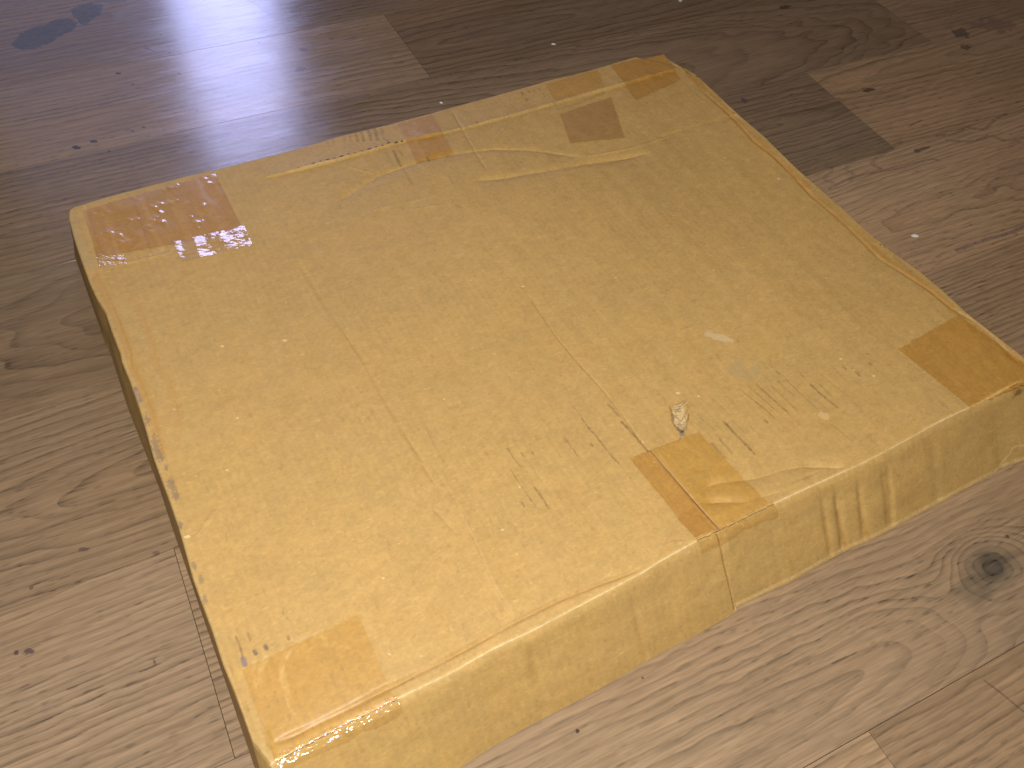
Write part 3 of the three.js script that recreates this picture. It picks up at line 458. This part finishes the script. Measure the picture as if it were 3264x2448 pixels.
put(new THREE.Mesh(frontFlap(FRONT_CUT - 0.0002, br[0], (x) => zG2(x)), flapMaterial), 'front_panel', box);
f1.userData.label = 'front flap left of the slit, reaching lower';
// left side, nearly edge-on: leans out a little at the floor
const leftFoot = fn1([...G('a', 515, 1370, 560, 1460), ...G('b', 160, 420, 440, 1130, 560, 1500), ...G('c', 380, 1050, 580, 1640), [-0.012, 0.045], [-0.013, -0.66]], 1);
function sideFlap(pt, foot, n, m = 12) {
  return sheet(n, m, (i, j) => { const [x, z] = pt(i / n), [fx, fz] = foot(i / n, x, z), v = j / m, b = 0.0012 * Math.sin(Math.PI * v) * vn(i / n * 9, v * 2, 95); return [lerp(x, fx, v) - b, lerp(lidY(x, z) - 0.0001, 0.0006, v), lerp(z, fz, v)]; }, (x, y, z, i, j) => [i / n * 0.6 + 0.05, j / m * 0.7]);
}
const zTL = backEdge[0][1], zBL = bl[1];
put(new THREE.Mesh(sideFlap((t) => { const z = lerp(zTL, zBL, t); return [xL(z), z]; }, (t, x, z) => { const fz = lerp(zTL - 0.004, zG1(bl[0]), t); return [Math.min(leftFoot(fz), x + 0.004), fz]; }, 220), flapMaterial), 'side_panel', box);
put(new THREE.Mesh(sideFlap((t) => { const z = lerp(br[1], xr0[1], t); return [xR(z), z]; }, (t, x, z) => [x - 0.006, lerp(zG2(br[0]), xr0[1], t)], 160), flapMaterial), 'side_panel', box);
put(new THREE.Mesh(sideFlap((t) => { const x = lerp(xr0[0], xl0[0], t); return [x, zB(x)]; }, (t, x, z) => [x, z + 0.004], 200), flapMaterial), 'back_panel', box);

// ---------------------------------------------------------------- packing tape
const film = greyTexture(512, 512, (i, j) => 0.5 + 0.22 * fbm(i / 60, j / 60, 501, 3) + 0.10 * fbm(i / 9, j / 14, 502, 2));
const filmBump = film.clone(); filmBump.repeat.set(7, 6); filmBump.needsUpdate = true;
const tapeMaterial = (tint, coat = 0.2, bump = 0.0006, clearcoat = 1) => new THREE.MeshPhysicalMaterial({ map: lidMap, color: new THREE.Color(...tint), roughness: 0.58, clearcoat, clearcoatRoughness: coat, bumpMap: filmBump, bumpScale: bump, side: THREE.DoubleSide });
const amber = tapeMaterial([0.93, 0.82, 0.50], 0.35, 0.0006, 0.14), amberDeep = tapeMaterial([0.88, 0.73, 0.44], 0.3, 0.0006, 0.25), amberDull = tapeMaterial([0.80, 0.70, 0.52], 0.45);
// four corners in order; sides a-b and d-c are the tape's long edges; the cut ends are ragged
function tapePiece(q, material, name, label, lift = 0.00045, wrinkle = 0, seed = 1) {
  const w = Math.hypot(q[1][0] - q[0][0], q[1][1] - q[0][1]), h = Math.hypot(q[3][0] - q[0][0], q[3][1] - q[0][1]), n = Math.ceil(w / 0.0018), m = Math.ceil(h / 0.0018);
  const g = sheet(n, m, (i, j) => {
    const s = i / n, t = j / m;
    let x = lerp(lerp(q[0][0], q[1][0], s), lerp(q[3][0], q[2][0], s), t), z = lerp(lerp(q[0][1], q[1][1], s), lerp(q[3][1], q[2][1], s), t);
    const cut = t < 0.04 || t > 0.96 ? 0.0011 * vn(s * w * 700, seed * 9 + (t > 0.5 ? 5 : 0), 510) : 0; x += cut * 0.3; z += cut;
    return [x, lidY(x, z) + lift + (wrinkle ? wrinkle * smooth(0.25, 0.75, fbm(x * 130, z * 90, 520 + seed, 2)) : 0), z];
  }, lidUV);
  const o = put(new THREE.Mesh(g, material), name, box); if (label) o.userData.label = label; return o;
}
const Q = (c, ...a) => T(c, ...a);
tapePiece([...Q('t', 262, 540), ...Q('t', 1600, 165), ...Q('t', 1890, 750), ...Q('t', 405, 1010)], tapeMaterial([0.86, 0.70, 0.40], 0.05, 0.00012), 'packing_tape', 'wrinkled amber tape over the back corner nearest the daylight', 0.0005, 0.0008, 1);
tapePiece(Q('2', 372, 792, 602, 737, 735, 985, 500, 1045), amberDeep, 'packing_tape', undefined, 0.00045, 0, 2);
tapePiece(Q('2', 1742, 418, 2085, 340, 2192, 505, 1905, 640), amberDeep, 'packing_tape', undefined, 0.0005, 0, 3);
tapePiece(Q('2', 1320, 540, 1660, 445, 1700, 560, 1385, 650), amber, 'packing_tape', undefined, 0.0004, 0, 4);
tapePiece(Q('2', 1418, 735, 1745, 620, 1832, 880, 1482, 920), amberDull, 'tape_residue', 'dull brown square of old tape residue', 0.0004, 0, 5);
tapePiece([...Q('6', 1405, 630), ...Q('6', 1790, 410), ...Q('o', 3322, 1200), ...Q('6', 1865, 1000)], amberDeep, 'packing_tape', undefined, 0.0005, 0, 6);
tapePiece([...Q('m', 300, 620), ...Q('m', 470, 548), ...Q('m', 1082, 1230), ...Q('m', 872, 1312)], amberDeep, 'packing_tape', undefined, 0.0005, 0, 7);
tapePiece([...Q('m', 486, 541), ...Q('m', 900, 378), ...Q('m', 1525, 1000), ...Q('m', 1096, 1228)], amber, 'packing_tape', undefined, 0.0005, 0, 8);
tapePiece([...Q('m', 712, 1140), ...Q('m', 858, 1038), ...Q('m', 1030, 1232), ...Q('m', 874, 1310)], tapeMaterial([0.80, 0.63, 0.34], 0.3, 0.0006, 0.5), 'packing_tape', 'darker doubled square of tape beside the slit', 0.0009, 0, 9);
tapePiece([...Q('f', 218, 712), ...Q('f', 1340, 188), ...Q('f', 1690, 1000), ...Q('f', 520, 1560)], amber, 'packing_tape', 'amber tape over the front corner', 0.0005, 0, 10);

// clear loose film: catches the light where it stands away from the card
const clear = new THREE.MeshPhysicalMaterial({ color: new THREE.Color(0.98, 0.95, 0.88), transmission: 1, thickness: 0, roughness: 0.06, ior: 1.5, side: THREE.DoubleSide });
function crumple(x, z, s) {                                      // sharp little facets
  const f = (k, a, b) => Math.abs(vn(x * a, z * b, s + k)); return 0.0012 * f(0, 170, 260) + 0.0008 * f(1, 420, 300) + 0.0005 * f(2, 800, 700);
}
function loosePiece(q, s, amp, label) {
  const n = 60, m = 40;
  const g = sheet(n, m, (i, j) => { const u = i / n, t = j / m, x = lerp(lerp(q[0][0], q[1][0], u), lerp(q[3][0], q[2][0], u), t), z = lerp(lerp(q[0][1], q[1][1], u), lerp(q[3][1], q[2][1], u), t); return [x, lidY(x, z) + 0.0009 + 0.0024 * t + 0.036 * (q[1][0] - x) + 0.0005 * vn(x * 60, z * 45, s + 7) + amp * crumple(x, z, s), z]; }, lidUV);
  const o = put(new THREE.Mesh(g, clear), 'loose_tape', box); if (label) o.userData.label = label;
}
loosePiece([...Q('t', 1180, 880), ...Q('t', 1890, 690), ...Q('t', 1985, 905), ...Q('t', 1280, 1090)], 530, 0.10, 'clear loose end of tape glinting in the daylight');
loosePiece([...Q('t', 400, 1030), ...Q('t', 700, 980), ...Q('t', 720, 1100), ...Q('t', 440, 1140)], 540, 0.7);
// film folded over the front edge
function foldedStrip(xa, xb, inTop, down, s, label) {
  const n = Math.round((xb - xa) / 0.0012), m = 26;
  const g = sheet(n, m, (i, j) => {
    const x = lerp(xa, xb, i / n), t = j / m, len = lerp(-inTop, down * (0.95 + 0.2 * vn(x * 90, s, 551)), t), zf = zF(x), c = 0.0005 + 0.0010 * Math.abs(vn(x * 130, len * 200, s)) + 0.0004 * Math.abs(vn(x * 340, len * 420, s + 1));
    const out = [[-inTop, 0, 0.0002], [0, -0.001, 0.0004], [down * 0.55, 0.0062, -0.0022], [down * 0.8, 0.0078, -0.0056], [down * 1.15, 0.0092, -0.0105]];   // along, beyond the fold, above the lid
    let k = 0; while (k < 3 && len > out[k + 1][0]) k++;
    const a = clamp((len - out[k][0]) / (out[k + 1][0] - out[k][0])), dz = k ? lerp(out[k][1], out[k + 1][1], a) : len * 1.0, dy = lerp(out[k][2], out[k + 1][2], a);
    return [x, (k ? H : lidY(x, zf + dz)) + dy + c * 0.8 - 0.0006, zf + dz + c * 0.4];
  }, lidUV);
  const o = put(new THREE.Mesh(g, clear), 'folded_tape', box); if (label) o.userData.label = label;
}
foldedStrip(T('f', 545, 1598)[0][0], T('f', 1720, 995)[0][0], 0.004, 0.011, 560, 'clear crumpled tape folded over the front edge, glinting');
foldedStrip(T('m', 885, 1335)[0][0], T('m', 1570, 1012)[0][0], 0.003, 0.010, 570, 'clear crumpled tape folded over the front edge at the slit');
foldedStrip(T('6', 2120, 880)[0][0], T('o', 3322, 1210)[0][0], 0.002, 0.008, 580);
// scraps of paper standing in the tear
function scrap(pts, rise, s) {
  const n = 10, m = 6, [a, b, c, d] = pts;
  const g = sheet(n, m, (i, j) => { const u = i / n, t = j / m, x = lerp(lerp(a[0], b[0], u), lerp(d[0], c[0], u), t), z = lerp(lerp(a[1], b[1], u), lerp(d[1], c[1], u), t); return [x, lidY(x, z) + 0.0006 + rise * Math.sin(t * 2.2) * (0.7 + 0.3 * vn(u * 5, t * 3, s)), z]; }, lidUV);
  put(new THREE.Mesh(g, lidMaterial), 'torn_paper', box);
}
scrap(Q('m', 662, 145, 775, 108, 802, 150, 690, 180), 0.0040, 1); scrap(Q('m', 780, 125, 818, 160, 812, 280, 785, 250), 0.0044, 2); scrap(Q('m', 672, 200, 700, 215, 770, 300, 715, 305), 0.0036, 3); scrap(Q('m', 705, 300, 805, 288, 785, 375, 735, 392), 0.0030, 4); scrap(Q('m', 700, 180, 760, 165, 745, 215, 705, 225), 0.0024, 5);

// ================================================================ flecks of white paint on the floor
function fleck(c, x, y, r, label) {
  const [px, pz] = G(c, x, y)[0], s = new THREE.Shape();
  for (let k = 0; k < 9; k++) { const a = k / 9 * Math.PI * 2, q = r * (0.6 + 0.6 * rnd()); k ? s.lineTo(q * 1.6 * Math.cos(a), q * Math.sin(a)) : s.moveTo(q * 1.6, 0); }
  const g = new THREE.ExtrudeGeometry(s, { depth: 0.0005, bevelEnabled: true, bevelThickness: 0.0002, bevelSize: 0.0002, bevelSegments: 1 }).rotateX(-Math.PI / 2).translate(0, 0.0003, 0);
  const o = put(new THREE.Mesh(g, new THREE.MeshStandardMaterial({ color: new THREE.Color(0.72, 0.70, 0.66), roughness: 0.6 })), fleck.n ? `paint_fleck_${String(fleck.n).padStart(3, '0')}` : 'paint_fleck'); fleck.n = (fleck.n ?? 0) + 1;
  o.position.set(px, 0, pz); o.rotation.y = -0.6; return tag(o, label, 'paint fleck', { group: 'white flecks on the laminate' });
}
fleck('3', 1510, 1512, 0.0026, 'largest white paint fleck on the laminate beside the box');
fleck('2', 1375, 285, 0.0021, 'white paint fleck on the floor behind the box beyond the tape');
fleck('2', 655, 660, 0.0015, 'small white fleck on the floor close behind the back edge');
fleck('2', 2190, 8, 0.0019, 'white fleck on a dark board far behind the box');

// ================================================================ the door, plus an added key globe and fill panel, outside the picture
const door = put(new THREE.Group(), 'glazed_door'); door.position.set(0.5, 0, DOOR_Z);
tag(door, 'tall glazed door letting in bluish daylight behind the box', 'door');
const white = new THREE.MeshStandardMaterial({ color: new THREE.Color(0.6, 0.6, 0.6), roughness: 0.6 });
const bar = (name, w, h, d, x, y, z, parent, m = white) => put(new THREE.Mesh(new THREE.BoxGeometry(w, h, d).translate(x, y, z), m), name, parent);
const glow = (c, i) => new THREE.MeshStandardMaterial({ color: 0x000000, emissive: c, emissiveIntensity: i, roughness: 0.9 });
for (const x of [-0.74, 0.008, 0.40]) bar('frame', 0.04, 2.08, 0.05, x, 1.04, 0, door);
bar('frame', 1.1, 0.15, 0.05, -0.17, 0.075, -0.003, door); bar('frame', 1.1, 0.08, 0.05, -0.17, 2.01, -0.003, door);
bar('window_pane', 0.34, 1.8, 0.006, 0.2, 1.06, 0, door, glow(DAY, 1)); bar('window_curtain', 0.70, 1.8, 0.006, -0.36, 1.06, 0, door, glow(DAY, 0.4));
const flashGlobe = put(new THREE.Group(), 'added_flash_globe'); flashGlobe.position.set(KEY_POS[0], 0, KEY_POS[2]);  // globe, socket and cord are made up; their light imitates a flash
tag(flashGlobe, 'added globe standing in for the camera flash, on a cord above the camera', 'lamp');
put(new THREE.Mesh(new THREE.SphereGeometry(KEY_R, 40, 24).translate(0, KEY_POS[1], 0), glow(KEY, 2)), 'flash_globe', flashGlobe);
put(new THREE.Mesh(new THREE.CylinderGeometry(0.02, 0.03, 0.04, 24).translate(0, KEY_POS[1] + KEY_R + 0.015, 0), white), 'socket', flashGlobe);
put(new THREE.Mesh(new THREE.CylinderGeometry(0.003, 0.003, 2.466 - KEY_POS[1] - KEY_R - 0.03, 10).translate(0, (2.466 + KEY_POS[1] + KEY_R + 0.03) / 2, 0), white), 'cord', flashGlobe);
const fillPanel = put(new THREE.Group(), 'added_fill_panel'); fillPanel.position.set(0.35, 2.46, 0.3);  // unseen panel added as soft warm fill
tag(fillPanel, 'added warm fill panel overhead for the ambient light of the room', 'lamp');
bar('fill_diffuser', 1.6, 0.004, 1.4, 0, 0.006, 0, fillPanel, glow(WARM, 1)); bar('fill_housing', 1.7, 0.05, 1.5, 0, 0.036, 0, fillPanel);

renderer.render(scene, camera);
